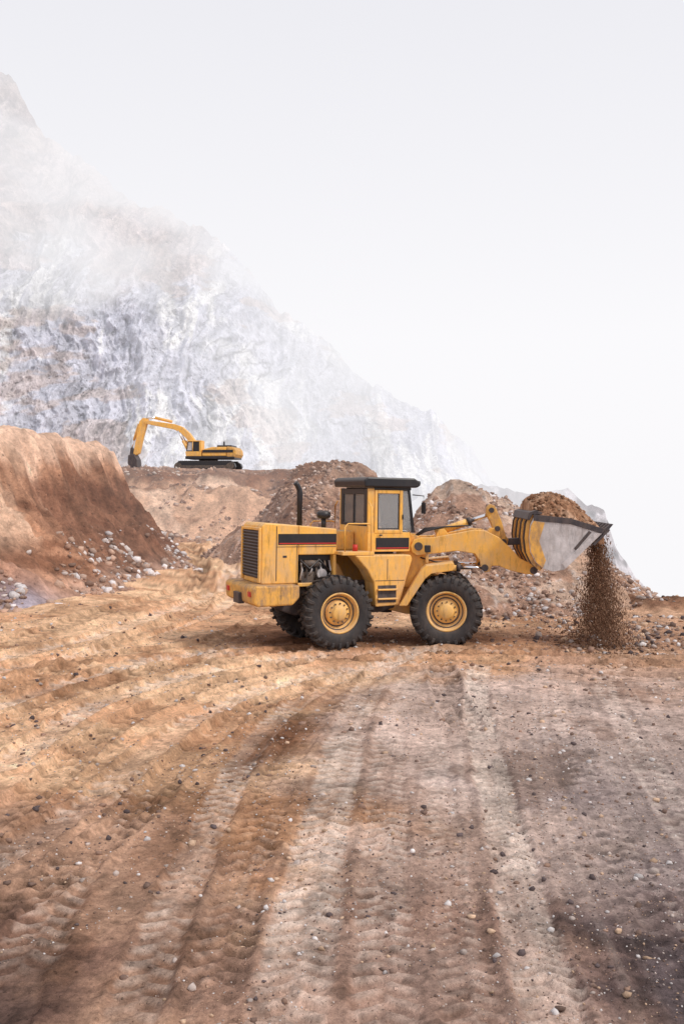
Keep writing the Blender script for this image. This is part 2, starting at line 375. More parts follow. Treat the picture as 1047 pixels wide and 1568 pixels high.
# ---------------------------------------------------------------- dirt mound (left)
def rect(x0,x1,y0,y1,st):
    xs=np.arange(x0,x1,st);ys=np.arange(y0,y1,st);return np.meshgrid(xs,ys)
md=mat_terrain('dirt_bank_soil',5,.32,1.0,.11,9,peb=7,pamt=.4)
X,Y=rect(-27,-4,17,54,.065)
Z=hM(X,Y);dd=mound_d(X,Y)
n=fbm(X/1.5,Y/1.5,5,110,.6);n2=fbm(X/.3,Y/.3,4,111)
col=np.zeros(X.shape+(3,))+lc(186,138,110)
col=mix(col,lc(136,94,72),sm((fbm(X/5,(Y+Z*2.5)/1.6,5,112,.6)-.42)/.14)*.9)
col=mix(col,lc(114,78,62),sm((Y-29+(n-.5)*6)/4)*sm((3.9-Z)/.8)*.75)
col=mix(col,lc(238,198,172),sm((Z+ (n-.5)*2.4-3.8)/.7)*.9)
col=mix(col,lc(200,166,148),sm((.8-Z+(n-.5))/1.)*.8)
col=mix(col,lc(236,196,168),.9*sm((fbm(X/3+9,Y/3,4,115)-.53)/.08)*sm((Z-1.2)/1)*sm((33-Y)/4))
gp=np.exp(-(((Y-24.2)/1.3)**2+((X+7.6)/.9)**2))
col=mix(col,lc(165,158,172),.85*gp)
col*=(.5+1.0*n2)[...,None]*(.65+.7*n)[...,None]*1.05
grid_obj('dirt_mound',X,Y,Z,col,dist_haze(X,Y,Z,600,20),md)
# ---------------------------------------------------------------- bench
X,Y=rect(-46,8,40,84,.14)
def benchcol(X,Y,Z):
    n=fbm(X/2.5,Y/2.5,5,120,.6);n2=fbm(X/.6,Y/.6,4,121)
    col=np.zeros(X.shape+(3,))+lc(222,178,148)
    col=mix(col,lc(168,124,98),sm((fbm(X/5,Y/2,5,122,.6)-.45)/.12)*.85)
    col=mix(col,lc(238,202,176),sm((fbm(X/4+7,Y/4,4,124)-.52)/.1)*.8)
    col=mix(col,lc(122,82,60),sm((Z+(n-.5)*3.6-3.3)/.7)*.85*sm((X+18)/4))
    col=mix(col,lc(176,134,108),sm((Z+(n-.5)*1.5-4.5)/.2)*.7)
    col*=(.5+1.0*n2)[...,None]
    return col
Z=hB(X,Y)
grid_obj('dirt_bank',X,Y,Z,benchcol(X,Y,Z),dist_haze(X,Y,Z,380),md)
X,Y=rect(-200,6,83.5,190,1.)
Z=hB(X,Y)-.02
grid_obj('bench_terrain',X,Y,Z,benchcol(X,Y,Z),dist_haze(X,Y,Z,260),md)
# ---------------------------------------------------------------- gravel piles
mp=mat_terrain('gravel_pile_soil',6,.38,1.0,.12,12,peb=6,pamt=.5)
def pilecol(X,Y,Z,s,a,b,c):
    n=fbm(X/1.4,Y/1.4,5,s,.6);n2=vn(X/.12,Y/.12,s+3);n3=fbm(X/.35,Y/.35,3,s+7)
    col=np.zeros(X.shape+(3,))+a
    col=mix(col,b,sm((n-.45)/.14))
    col=mix(col,c,sm((n2-.72)/.1)*sm((n-.35)/.2)*.6)
    return col*(.55+.9*n3)[...,None]
X,Y=rect(-11,10,35,54,.09);Z=hP1(X,Y)
cc=pilecol(X,Y,Z,130,lc(160,120,98),lc(198,158,134),lc(220,200,190))
cc=mix(cc,cc*.55,sm((Z-3.3+(fbm(X,Y,3,133)-.5)*1.8)/.5)*.6)
grid_obj('gravel_pile',X,Y,Z,cc,dist_haze(X,Y,Z,360),mp)
X,Y=rect(-3,14.5,21.5,40,.07);Z=hP2(X,Y)
cc=pilecol(X,Y,Z,140,lc(188,148,126),lc(222,190,168),lc(236,222,214))
cc=mix(cc,lc(196,150,118)*np.ones(3),.6*sm((X-5+(fbm(X,Y,3,9)-.5)*3)/2))
cc=mix(cc,cc*.5,sm((Z-2.7+(fbm(X,Y,3,134)-.5))/.4)*.55)
grid_obj('gravel_pile.001',X,Y,Z,cc,dist_haze(X,Y,Z,360,20),mp)
# ---------------------------------------------------------------- mountain
RX=[-230,-180,-120,-95,-75.5,-72.7,-69,-65.5,-59.7,-54,-49.6,-44.5,-38,-32.3,-25,-22.2,-18.6,-13.5,-6.3,-2,2.4,6.7,12.5,17.5,21.1,25.5,29.1,32,35.6,42,60]
RZ=[175,150,122,108,95.2,94.,87.5,81.8,78.2,74.5,70.2,67,66.3,62.3,57.2,53.6,48.6,42.1,37.7,34.1,29.1,25,22.6,21.6,19,15.4,11.8,7.4,3.8,-6,-30]
xs=np.linspace(-150,58,1100);ts=np.linspace(-.04,1.0,560)
Xr,Tt=np.meshgrid(xs,ts)
Zr=np.interp(Xr,RX,RZ)
Zr=Zr+ (fbm(Xr/9,Xr*0,4,200)-.5)*5+(fbm(Xr/2,Xr*0,4,201)-.5)*2.4
tt=np.clip(Tt,0,1)
Zm=-14+(Zr+14)*Tt
Ym=140+80*np.power(tt,1.15)
Xm=Xr*(.72+.28*tt)
amp=np.clip(1.02-tt,0,1)**.35*np.clip(Zr/30,.15,1)
wx_=(fbm(Xm/12,Zm/12,4,205)-.5)*9
big=ridged((Xm+wx_)/34,Zm/70,4,210)-.5
mid=vridged((Xm+wx_+Zm*.18)/9,Zm/40,5,213,.55)-.5
fin=vridged((Xm-Zm*.12+wx_*.6)/3.0,Zm/10.0,5,216,.62)-.5
fr2=ridged((Xm+wx_)/1.7,Zm/2.6,4,217,.6)-.5
strat=fbm(Xm/20,(Zm-Xm*.35)/3.0,4,219)-.5
disp=15*big+8*mid+3.0*fin+1.5*fr2+3*strat
Ym=Ym-disp*amp
Xm=Xm+amp*(mid*3+fin*1.2)
n=fbm(Xm/14,Zm/12,5,230);n2=fbm((Xm+wx_*.5)/1.6,Zm/4.2,5,231,.65);n3=vridged((Xm+wx_)/4.5,Zm/20,5,232,.6);nf=vn(Xm/.6,Zm/.8,233)
col=np.zeros(Xm.shape+(3,))+lc(226,226,240)
col=mix(col,lc(255,254,255,1.1),sm((n3-.40)/.14)*.9*sm((n-.34)/.12))
col=mix(col,lc(176,178,192),sm((n2-.54)/.08)*.65)
pat=sm((fbm((Xm+Zm)/14,(Zm-Xm*.4)/7,5,235,.6)-.54)/.07)
col=mix(col,lc(216,192,180),pat*.55)
ledge=sm((Zm-46-(n-.5)*22)/7)
col=mix(col,mix(np.zeros(col.shape)+lc(206,182,174),lc(166,146,142),sm((n2-.5)/.1)),ledge*.75*sm((-22-Xm)/12))
band=np.exp(-((Zm-47+Xm*.28+14-(n-.5)*10)/4.0)**2)*sm((-36-Xm)/8)
col=mix(col,lc(136,114,110),band*.65*sm((n2-.42)/.12))
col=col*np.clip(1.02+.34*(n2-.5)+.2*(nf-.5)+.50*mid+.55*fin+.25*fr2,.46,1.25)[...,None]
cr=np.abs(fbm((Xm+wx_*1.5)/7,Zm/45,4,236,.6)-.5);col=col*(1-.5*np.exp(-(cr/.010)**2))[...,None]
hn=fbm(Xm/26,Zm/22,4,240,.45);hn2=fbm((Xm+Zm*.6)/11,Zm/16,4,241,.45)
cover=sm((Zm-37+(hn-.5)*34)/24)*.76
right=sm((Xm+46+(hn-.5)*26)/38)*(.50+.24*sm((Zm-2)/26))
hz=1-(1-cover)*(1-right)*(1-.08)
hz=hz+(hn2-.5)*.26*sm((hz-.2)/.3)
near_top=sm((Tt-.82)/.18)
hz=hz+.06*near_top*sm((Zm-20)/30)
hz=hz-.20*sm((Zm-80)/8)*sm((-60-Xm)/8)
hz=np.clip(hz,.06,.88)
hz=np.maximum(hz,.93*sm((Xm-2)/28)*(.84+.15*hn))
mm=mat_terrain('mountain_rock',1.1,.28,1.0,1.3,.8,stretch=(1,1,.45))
Xb=np.vstack([Xm,Xm[-1:]*1.02,Xm[-1:]*1.1]);Yb=np.vstack([Ym,Ym[-1:]+4,Ym[-1:]+90]);Zb=np.vstack([Zm,Zm[-1:]-.5,Zm[-1:]*.3-40])
cb=np.concatenate([col,col[-1:],col[-1:]],0);hb=np.vstack([hz,hz[-1:],hz[-1:]])
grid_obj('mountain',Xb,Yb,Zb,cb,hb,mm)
# misty hill on the right
HX=[-4,4.7,6.7,8.2,10.9,13.6,17,18.5,19.75,20.7,22.2,23.6,24.9,30]
HZ=[1.0,1.8,3.2,3.9,3.35,3.0,3.1,2.0,1.4,-1.3,-3.5,-5.2,-7.6,-22]
xs=np.linspace(-4,30,420);ts=np.linspace(0,1,200);Xh,Th=np.meshgrid(xs,ts)
Zt=np.interp(Xh,HX,HZ)+(fbm(Xh/1.2,Xh*0,4,260)-.5)*.9
Zh=-26+(Zt+26)*Th;Yh=58+17*Th-(3*ridged(Xh/4,Zh/5,5,261)+1.6*ridged(Xh/1.2,Zh/1.2,4,262)-2)*(1.02-Th)**.4
col=mix(np.zeros(Xh.shape+(3,))+lc(140,132,136),lc(215,208,214),sm((fbm(Xh/2,Zh/2,5,263,.6)-.42)/.14))*(.4+1.2*fbm(Xh/.4,Zh/.4,4,264))[...,None]
hz=.66-.32*sm((Xh-15)/5)+.25*(fbm(Xh/5,Zh/3,4,265)-.5)+.25*sm((8-Xh)/4)
Xb=np.vstack([Xh,Xh[-1:]]);Yb=np.vstack([Yh,Yh[-1:]+25]);Zb=np.vstack([Zh,Zh[-1:]-30])
grid_obj('rocky_hill',Xb,Yb,Zb,np.concatenate([col,col[-1:]],0),np.vstack([hz,hz[-1:]]),mat_terrain('hill_rock',1.5,.3,.8,.3,3))
# ---------------------------------------------------------------- stones
mr_=mat_terrain('stone',20,.25,.4,.02,40)
def stonecols(n,base=None):
    pal=np.array([lc(190,174,166),lc(218,210,208),lc(130,108,98),lc(160,130,114),lc(102,90,90),lc(206,174,148)])
    if base is not None: pal=np.array(base)
    c=pal[rng.integers(0,len(pal),n)];return c*rng.uniform(.7,1.2,(n,1))
N=46000
yy=4.6*np.power(25/4.6,rng.uniform(0,1,N)**.85);xx=rng.uniform(-1,1,N)*(2.6+.42*yy)
keep=(fbm(xx/1.2,yy/1.2,4,300,.6)+.10*(xx>1.5)-.03+rng.uniform(-.12,.12,N))>.45
xx=xx[keep];yy=yy[keep];n=len(xx)
sz=.0035+.006*rng.uniform(0,1,n)**2
bigm=rng.uniform(0,1,n)<.20; sz[bigm]+= .024*rng.uniform(0,1,bigm.sum())**3
sz*= .75+yy/22
big=rng.uniform(0,1,n)<.0014;sz[big]=.024+.014*rng.uniform(0,1,big.sum())
zz=hG(xx,yy)+sz*.15
rocks_obj('loose_stones',np.stack([xx,yy,zz],-1),sz,stonecols(n),mr_)
def scatter(f,x0,x1,y0,y1,N,cond,smin,smax,pw=5):
    x=rng.uniform(x0,x1,N);y=rng.uniform(y0,y1,N);z=f(x,y)
    k=cond(x,y,z);x,y,z=x[k],y[k],z[k];n=len(x)
    s_=smin+(smax-smin)*rng.uniform(0,1,n)**pw
    return np.stack([x,y,z+s_*.2],-1),s_
A,B,C_,Hh=[],[],[],[]
def addr(ps,base=None,hk=500):
    p,s_=ps;A.append(p);B.append(s_);C_.append(stonecols(len(p),base));Hh.append(dist_haze(p[:,0],p[:,1],p[:,2],hk))
greyp=[lc(230,222,222),lc(210,196,190),lc(180,154,140),lc(150,122,108),lc(198,164,144),lc(168,134,116)]
brnp=[lc(216,196,184),lc(196,166,150),lc(176,144,126),lc(150,118,102),lc(190,154,132),lc(140,110,96)]
addr(scatter(hM,-14,-5.2,20,46,30000,lambda x,y,z:(z>-.02)&(z<1.9-rng.uniform(0,1.7,len(x)))&(fbm(x/1.2,y/1.5,4,310,.6)>.47),.012,.16,5),greyp)
addr(scatter(hP2,.5,10.5,22.5,31.5,22000,lambda x,y,z:(z>-.3)&(fbm(x/1.2,y/1.2,4,311,.6)>.46),.012,.10,5),greyp,360)
addr(scatter(hP1,-7,5,36,45,16000,lambda x,y,z:(z>.0)&(fbm(x/1.2,y/1.2,4,312,.6)>.46),.016,.13,6),brnp,360)
addr(scatter(hB,-22,0,44,70,9000,lambda x,y,z:(z>.0)&(fbm(x/2,y/2,4,313,.6)>.50),.03,.20,5),brnp,380)
addr(scatter(hG,3,12,19,27,6000,lambda x,y,z:(z>-.4)&(fbm(x/1.,y/1.,3,314)>.42),.010,.09,6),None,500)
rocks_obj('rock_rubble',np.concatenate(A),np.concatenate(B),np.concatenate(C_),mr_,np.concatenate(Hh))
# ---------------------------------------------------------------- machine part helpers
def fin_obj(name,me,mat,parent,mtx,bevel=0,smooth=False):
    o=bpy.data.objects.new(name,me)
    if mat:me.materials.append(mat)
    link(o);o.parent=parent;o.matrix_local=mtx
    if bevel>0:
        b=o.modifiers.new('b','BEVEL');b.width=bevel;b.segments=2;b.limit_method='ANGLE';b.angle_limit=.6
    if smooth:
        for p in me.polygons:p.use_smooth=True
    return o
def box(name,x0,x1,y0,y1,z0,z1,mat,par,mtx,bevel=.012,rot=None):
    cx,cy,cz=(x0+x1)/2,(y0+y1)/2,(z0+z1)/2
    bm=bmesh.new();bmesh.ops.create_cube(bm,size=1)
    bmesh.ops.scale(bm,vec=(x1-x0,y1-y0,z1-z0),verts=bm.verts)
    if rot:bmesh.ops.rotate(bm,cent=(0,0,0),matrix=Matrix.Rotation(rot[1],3,rot[0]),verts=bm.verts)
    bmesh.ops.translate(bm,vec=(cx,cy,cz),verts=bm.verts)
    me=bpy.data.meshes.new(name);bm.to_mesh(me);bm.free()
    return fin_obj(name,me,mat,par,mtx,bevel)
def prism(name,pts,y0,y1,mat,par,mtx,bevel=.012):
    bm=bmesh.new()
    a=[bm.verts.new((x,y0,z)) for x,z in pts];b=[bm.verts.new((x,y1,z)) for x,z in pts]
    n=len(pts);bm.faces.new(a);bm.faces.new(b[::-1])
    for i in range(n):bm.faces.new((a[i],b[i],b[(i+1)%n],a[(i+1)%n]))
    bmesh.ops.recalc_face_normals(bm,faces=bm.faces)
    me=bpy.data.meshes.new(name);bm.to_mesh(me);bm.free()
    return fin_obj(name,me,mat,par,mtx,bevel)
def tube(name,pts,r,mat,par,mtx,seg=14,caps=True):
    P=[Vector(p) for p in pts];bm=bmesh.new();rings=[]
    rr=r if isinstance(r,(list,tuple)) else [r]*len(P)
    for i,p in enumerate(P):
        d=(P[min(i+1,len(P)-1)]-P[max(i-1,0)]).normalized()
        q=d.to_track_quat('Z','Y')
        rings.append([bm.verts.new(p+q@Vector((math.cos(t)*rr[i],math.sin(t)*rr[i],0))) for t in [k*2*math.pi/seg for k in range(seg)]])
    for i in range(len(P)-1):
        for k in range(seg):
            f=bm.faces.new((rings[i][k],rings[i][(k+1)%seg],rings[i+1][(k+1)%seg],rings[i+1][k]));f.smooth=True
    if caps:bm.faces.new(rings[0][::-1]);bm.faces.new(rings[-1])
    me=bpy.data.meshes.new(name);bm.to_mesh(me);bm.free()
    return fin_obj(name,me,mat,par,mtx)
def revolve(name,prof,mat,par,mtx,seg=56,flip=1):
    bm=bmesh.new();R=[]
    for k in range(seg):
        t=2*math.pi*k/seg
        R.append([bm.verts.new((r*math.cos(t),y*flip,r*math.sin(t))) for r,y in prof])
    for k in range(seg):
        for i in range(len(prof)-1):
            a,b=R[k],R[(k+1)%seg];f=bm.faces.new((a[i],a[i+1],b[i+1],b[i]));f.smooth=True
    bmesh.ops.remove_doubles(bm,verts=bm.verts,dist=1e-5)
    bmesh.ops.recalc_face_normals(bm,faces=bm.faces)
    me=bpy.data.meshes.new(name);bm.to_mesh(me);bm.free()
    o=fin_obj(name,me,mat,par,mtx)
    return o
def wheel(tag,par,mtx,a,y,z,R=.72,w=.48,spin=0.):
    sgn=1 if y<0 else -1
    m=mtx@Matrix.Translation((a,y,z))@Matrix.Rotation(spin,4,'Y')
    h=w/2;k=R/.69
    prof=[(.36*k,h*.62),(.37*k,h*.80),(.42*k,h*.95),(.50*k,h*1.02),(.57*k,h*1.0),(.62*k,h*.93),(.645*k,h*.82),(.655*k,h*.5),(.66*k,0),(.655*k,-h*.5),(.645*k,-h*.82),(.62*k,-h*.93),(.57*k,-h),(.50*k,-h*1.02),(.42*k,-h*.95),(.37*k,-h*.8),(.36*k,-h*.62)]
    revolve(tag+'_tire',prof,M['rubber'],par,m,64)
    bm=bmesh.new();n=26
    for side in (1,-1):
        for i in range(n):
            t=2*math.pi*(i+(.5 if side<0 else 0))/n
            def pt(r,yy,dt):
                return (r*math.cos(t+dt),yy*side,r*math.sin(t+dt))
            d0=.052
            inn=[(.655*k,.006,0.),(.655*k,h*.45,.045),(.648*k,h*.84,.09),(.60*k,h*1.0,.10),(.555*k,h*1.03,.10)]
            out=[(.695*k,.006,0.),(.695*k,h*.45,.045),(.69*k,h*.90,.09),(.635*k,h*1.07,.10),(.565*k,h*1.06,.10)]
            L0=[];
            for (ri,yi,ti),(ro,yo,to) in zip(inn,out):
                L0.append([bm.verts.new(pt(ri,yi,ti-d0)),bm.verts.new(pt(ro,yo,to-d0*.72)),bm.verts.new(pt(ro,yo,to+d0*.72)),bm.verts.new(pt(ri,yi,ti+d0))])
            for q in range(len(L0)-1):
                for e in range(3):bm.faces.new((L0[q][e],L0[q][e+1],L0[q+1][e+1],L0[q+1][e]))
            bm.faces.new(L0[0]);bm.faces.new(L0[-1][::-1])
    bmesh.ops.recalc_face_normals(bm,faces=bm.faces)
    me=bpy.data.meshes.new(tag+'_tread');bm.to_mesh(me);bm.free();fin_obj(tag+'_tread',me,M['rubber'],par,m)
    s_=-sgn
    prof=[(.385*k,h*.70),(.385*k,h*.86),(.365*k,h*.90),(.35*k,h*.84),(.335*k,h*.50),(.315*k,h*.40),(.30*k,h*.42),(.27*k,h*.22),(.235*k,h*.20),(.225*k,h*.46),(.205*k,h*.62),(.15*k,h*.66),(.14*k,h*.80),(.12*k,h*.88),(.0,h*.90)]
    revolve(tag+'_rim',prof,M['rim'],par,m,48,flip=s_)
    revolve(tag+'_rim_groove',[(.300*k,h*.44),(.312*k,h*.46),(.322*k,h*.46)],M['dsteel'],par,m,48,flip=s_)
    revolve(tag+'_hub_groove',[(.238*k,h*.235),(.262*k,h*.245)],M['dsteel'],par,m,48,flip=s_)
    prof=[(.385*k,-h*.70),(.35*k,-h*.8),(.3*k,-h*.2),(0,-h*.2)]
    revolve(tag+'_rim_inner',prof,M['dsteel'],par,m,32,flip=s_)
    bm=bmesh.new()
    for i in range(12):
        t=2*math.pi*i/12
        r=bmesh.ops.create_cone(bm,cap_ends=True,segments=6,radius1=.017,radius2=.015,depth=.04,matrix=Matrix.Translation((.18*k*math.cos(t),s_*h*.68,.18*k*math.sin(t)))@Matrix.Rotation(math.pi/2,4,'X'))
    me=bpy.data.meshes.new(tag+'_bolts');bm.to_mesh(me);bm.free();fin_obj(tag+'_bolts',me,M['engine'],par,m)
# ---------------------------------------------------------------- WHEEL LOADER
Ld=link(bpy.data.objects.new('wheel_loader',None));Ld.location=(.92,20.8,0.0)
RF=Matrix.Rotation(math.radians(23),4,'Z')@Matrix.Rotation(math.radians(.8),4,'Y')
FF=Matrix.Rotation(math.radians(-3),4,'Z')
Yl,Bk=M['yellow'],M['black']
def b_(n,*a,**k):
    return box(n,*a,Ld,RF,**k)
for nm,y in (('rear_near',-.85),('rear_far',.85)): wheel(nm,Ld,RF,-1.5,y,.69,spin=.1)
for nm,y in (('front_near',-.85),('front_far',.85)): wheel(nm,Ld,FF,1.2,y,.69,spin=.05)
tube('rear_axle',[(-1.5,-.7,.67),(-1.5,.7,.67)],.15,M['dsteel'],Ld,RF)
tube('front_axle',[(1.2,-.7,.68),(1.2,.7,.68)],.15,M['dsteel'],Ld,FF)
prism('counterweight',[(-3.2,.90),(-3.22,1.18),(-3.15,1.24),(-2.28,1.24),(-2.28,1.0),(-2.42,.86),(-3.1,.84)],-.93,.93,M['yellow2'],Ld,RF,.035)
b_('tow_hitch',-3.27,-3.15,-.18,.18,.84,1.06,M['dsteel'])
for y in (-.7,.7): b_('rear_lamp_%d'%(y>0),-3.235,-3.2,y-.08,y+.08,1.02,1.12,M['red'])
prism('rear_chassis',[(-2.6,.75),(-2.6,1.2),(-.1,1.2),(.05,1.0),(.05,.7),(-.3,.6),(-2.2,.6)],-.38,.38,M['dsteel'],Ld,RF)
prism('hood_rear_section',[(-2.95,1.242),(-2.95,2.36),(-2.88,2.42),(-2.2,2.375),(-2.2,1.242)],-.6,.6,Yl,Ld,RF,.025)
prism('hood_upper_section',[(-2.197,1.80),(-2.197,2.374),(-1.4,2.31),(-1.4,1.80)],-.6,.6,Yl,Ld,RF,.02)
b_('engine_bay',-2.19,-1.42,-.42,.42,1.15,1.80,M['black'])
b_('hood_front_post',-1.46,-1.40,-.6,.6,1.2,1.80,Yl)
b_('hood_sill',-2.2,-1.4,-.6,-.52,1.18,1.25,Yl)
for i in range(7):
    x=-2.12+i*.1
    tube('engine_pipe_%d'%i,[(x,-.5,1.3+.05*(i%3)),(x+.03,-.52,1.5),(x+.02,-.46,1.68)],.022,M['engine'] if i%2 else M['steel'],Ld,RF,8)
tube('engine_filter',[(-2.05,-.5,1.62),(-1.75,-.5,1.62)],.07,M['engine'],Ld,RF)
tube('engine_alternator',[(-1.68,-.56,1.42),(-1.68,-.40,1.42)],.10,M['steel'],Ld,RF)
b_('engine_block',-2.1,-1.6,-.5,-.40,1.22,1.46,M['engine'])
tube('engine_hose',[(-2.15,-.55,1.7),(-1.95,-.56,1.52),(-1.75,-.55,1.70),(-1.5,-.53,1.45)],.025,Bk,Ld,RF,8)
b_('grille_panel',-2.962,-2.951,-.52,.52,1.34,2.27,Bk)
for i in range(15):
    z=1.38+i*.0605
    b_('grille_slat_%02d'%i,-2.99,-2.962,-.50,.50,z-.006,z+.022,M['dsteel'],bevel=.003,rot=('Y',.45))
for y in(-.55,.55): b_('grille_post_%d'%(y>0),-3.0,-2.952,y-.035,y+.035,1.27,2.33,Yl)
b_('grille_top',-3.0,-2.953,-.515,.515,2.275,2.33,Yl)
for sy in (-1,1):
    y0,y1=(sy*.601,sy*.606)if sy>0 else (sy*.606,sy*.601)
    b_('hood_stripe_%d'%(sy>0),-2.62,-1.405,y0,y1,2.0,2.21,Bk,bevel=0)
    ya,yb=(sy*.6065,sy*.609)if sy>0 else (sy*.609,sy*.6065)
    b_('hood_red_line_%d'%(sy>0),-2.60,-1.41,ya,yb,2.015,2.035,M['red'],bevel=0)
    b_('hood_gap_a_%d'%(sy>0),-2.66,-2.645,y0,y1,1.3,2.36,M['dsteel'],bevel=0)
    b_('hood_gap_b_%d'%(sy>0),-2.24,-2.23,y0,y1,1.26,1.99,M['dsteel'],bevel=0)
    b_('hood_gap_c_%d'%(sy>0),-2.64,-1.41,y0,y1,1.955,1.965,M['dsteel'],bevel=0)
    b_('hood_latch_%d'%(sy>0),-2.52,-2.44,y0,y1,1.75,1.79,M['dsteel'],bevel=0)
tube('exhaust_pipe',[(-2.0,-.1,2.3),(-2.0,-.1,3.0),(-2.01,-.1,3.08),(-2.06,-.1,3.17),(-2.10,-.1,3.22)],[.062,.062,.056,.054,.054],Bk,Ld,RF)
tube('air_intake_stem',[(-1.52,-.2,2.28),(-1.52,-.2,2.52)],.05,Bk,Ld,RF)
tube('air_precleaner',[(-1.52,-.2,2.50),(-1.52,-.2,2.53),(-1.52,-.2,2.62),(-1.52,-.2,2.66)],[.09,.14,.14,.08],Bk,Ld,RF,20)
for sy in (-1,1):
    ya,yb=sorted((sy*.5,sy*.97))
    t='near' if sy<0 else 'far'
    prism('rear_fender_'+t,[(-1.42,1.80),(-1.42,1.87),(-.74,1.87),(-.74,1.80)],ya,yb,Yl,Ld,RF,.01)
    prism('side_tank_'+t,[(-1.16,1.80),(.06,1.80),(.10,1.72),(-.03,1.32),(-.18,.80),(-.70,.78),(-.74,1.25),(-.88,1.5)],ya,yb,Yl,Ld,RF,.025)
    y0,y1=sorted((sy*.9705,sy*.976))
    b_('step_recess_'+t,-.66,-.26,y0,y1,.86,1.20,M['dsteel'],bevel=0)
    for q,z in enumerate((.92,1.10)):
        a0,a1=sorted((sy*.97,sy*1.04));b_('step_%s_%d'%(t,q),-.68,-.24,a0,a1,z,z+.035,Yl)
    b_('tank_line_'+t,-.72,-.08,y0,y1,1.29,1.30,M['dsteel'],bevel=0)
    b_('tank_line_b_'+t,-.46,-.45,y0,y1,1.31,1.72,M['dsteel'],bevel=0)
    tube('handrail_'+t,[(-.80,sy*.93,1.87),(-.80,sy*.93,2.75),(-.80,sy*.80,2.85)],.016,Yl,Ld,RF,8)
    tube('handrail_b_'+t,[(-1.36,sy*.93,1.87),(-1.36,sy*.93,2.35),(-1.30,sy*.93,2.42),(-.86,sy*.93,2.42),(-.82,sy*.93,2.40)],.014,Yl,Ld,RF,8)
b_('platform_deck',-1.398,-.1,-.5,.5,1.78,1.85,M['dsteel'])
b_('hydraulic_tank',-1.38,-.80,-.1,.48,1.85,2.25,Yl,bevel=.03)
tube('warning_lamp_pot',[(-1.05,-.72,1.87),(-1.05,-.72,2.0)],.05,M['red'],Ld,RF)
cw=.72
def cabside(sy,t):
    ya,yb=sorted((sy*(cw-.05),sy*cw))
    b_('cab_lower_'+t,-.78,.16,ya,yb,1.852,2.24,Yl)
    b_('cab_rear_post_'+t,-.78,-.64,ya,yb,2.24,3.12,Yl)
    b_('door_frame_rear_'+t,-.635,-.57,*sorted((sy*(cw-.03),sy*(cw+.012))),2.22,3.09,Yl)
    b_('door_frame_top_'+t,-.57,-.08,*sorted((sy*(cw-.03),sy*(cw+.012))),3.02,3.09,Yl)
    b_('door_frame_bot_'+t,-.57,-.08,*sorted((sy*(cw-.03),sy*(cw+.012))),2.22,2.29,Yl)
    b_('door_frame_front_'+t,-.08,-.01,*sorted((sy*(cw-.03),sy*(cw+.012))),2.22,3.09,Yl)
    b_('door_seal_'+t,-.55,-.10,*sorted((sy*(cw-.022),sy*(cw-.010))),2.30,2.325,Bk)
    b_('door_seal_b_'+t,-.565,-.54,*sorted((sy*(cw-.022),sy*(cw-.008))),2.30,3.02,Bk)
    b_('door_seal_c_'+t,-.11,-.085,*sorted((sy*(cw-.022),sy*(cw-.008))),2.30,3.02,Bk)
    b_('door_glass_'+t,-.56,-.09,*sorted((sy*(cw-.018),sy*(cw-.012))),2.28,3.03,M['glass'],bevel=0)
    b_('cab_top_rail_'+t,-.64,.18,ya,yb,3.09,3.14,Bk)
    prism('quarter_glass_'+t,[(.0,2.26),(.0,3.08),(.10,3.08),(.20,2.26)],*sorted((sy*(cw-.018),sy*(cw-.012))),M['glass'],Ld,RF,0)
    prism('windshield_post_'+t,[(.10,3.12),(.155,3.12),(.27,2.24),(.20,2.24)],ya,yb,Bk,Ld,RF,.006)
    b_('cab_stripe_'+t,-.60,.14,*sorted((sy*(cw+.001),sy*(cw+.006))),1.90,2.13,Bk,bevel=0)
    b_('cab_stripe_red_'+t,-.58,.13,*sorted((sy*(cw+.0065),sy*(cw+.009))),1.915,1.935,M['red'],bevel=0)
    b_('door_handle_'+t,-.54,-.47,*sorted((sy*(cw+.012),sy*(cw+.04))),2.17,2.20,Bk)
    b_('door_hinge_'+t,-.03,.0,*sorted((sy*(cw+.012),sy*(cw+.03))),2.5,2.6,Bk)
cabside(-1,'near');cabside(1,'far')
b_('cab_rear_lower',-.782,-.73,-.665,.665,1.853,2.36,Yl)
b_('cab_rear_post_l',-.785,-.73,.52,.667,2.36,3.12,Bk);b_('cab_rear_post_r',-.785,-.73,-.667,-.52,2.36,3.12,Bk)
b_('cab_rear_mid',-.785,-.73,-.03,.03,2.36,3.05,Bk)
b_('cab_rear_top',-.784,-.73,-.52,.52,3.0,3.12,Bk);b_('cab_rear_sill',-.784,-.73,-.52,.52,2.36,2.42,Bk)
b_('rear_glass',-.76,-.754,-.52,.52,2.42,3.0,M['glass'],bevel=0)
prism('windshield',[(.115,3.1),(.12,3.1),(.235,2.26),(.23,2.26)],-.66,.66,M['glass'],Ld,RF,0)
b_('cab_front_lower',.14,.20,-.665,.665,1.853,2.25,Yl)
b_('cab_floor',-.73,.14,-.66,.66,1.853,1.90,Bk)
prism('cab_roof',[(-.88,3.145),(-.90,3.29),(-.82,3.345),(.22,3.335),(.33,3.27),(.33,3.16),(.25,3.142)],-.80,.80,Bk,Ld,RF,.03)
for y in(-.66,-.3,.3,.66):
    tube('work_lamp_%d'%int(y*100+100),[(.31,y,3.24),(.39,y,3.23)],.055,Bk,Ld,RF,12)
    tube('work_lamp_lens_%d'%int(y*100+100),[(.391,y,3.23),(.394,y,3.23)],.046,M['lamp'],Ld,RF,12)
b_('seat_base',-.60,-.25,-.22,.22,1.9,2.2,Bk,bevel=.04);b_('seat_back',-.68,-.58,-.20,.20,2.15,2.66,Bk,bevel=.04)
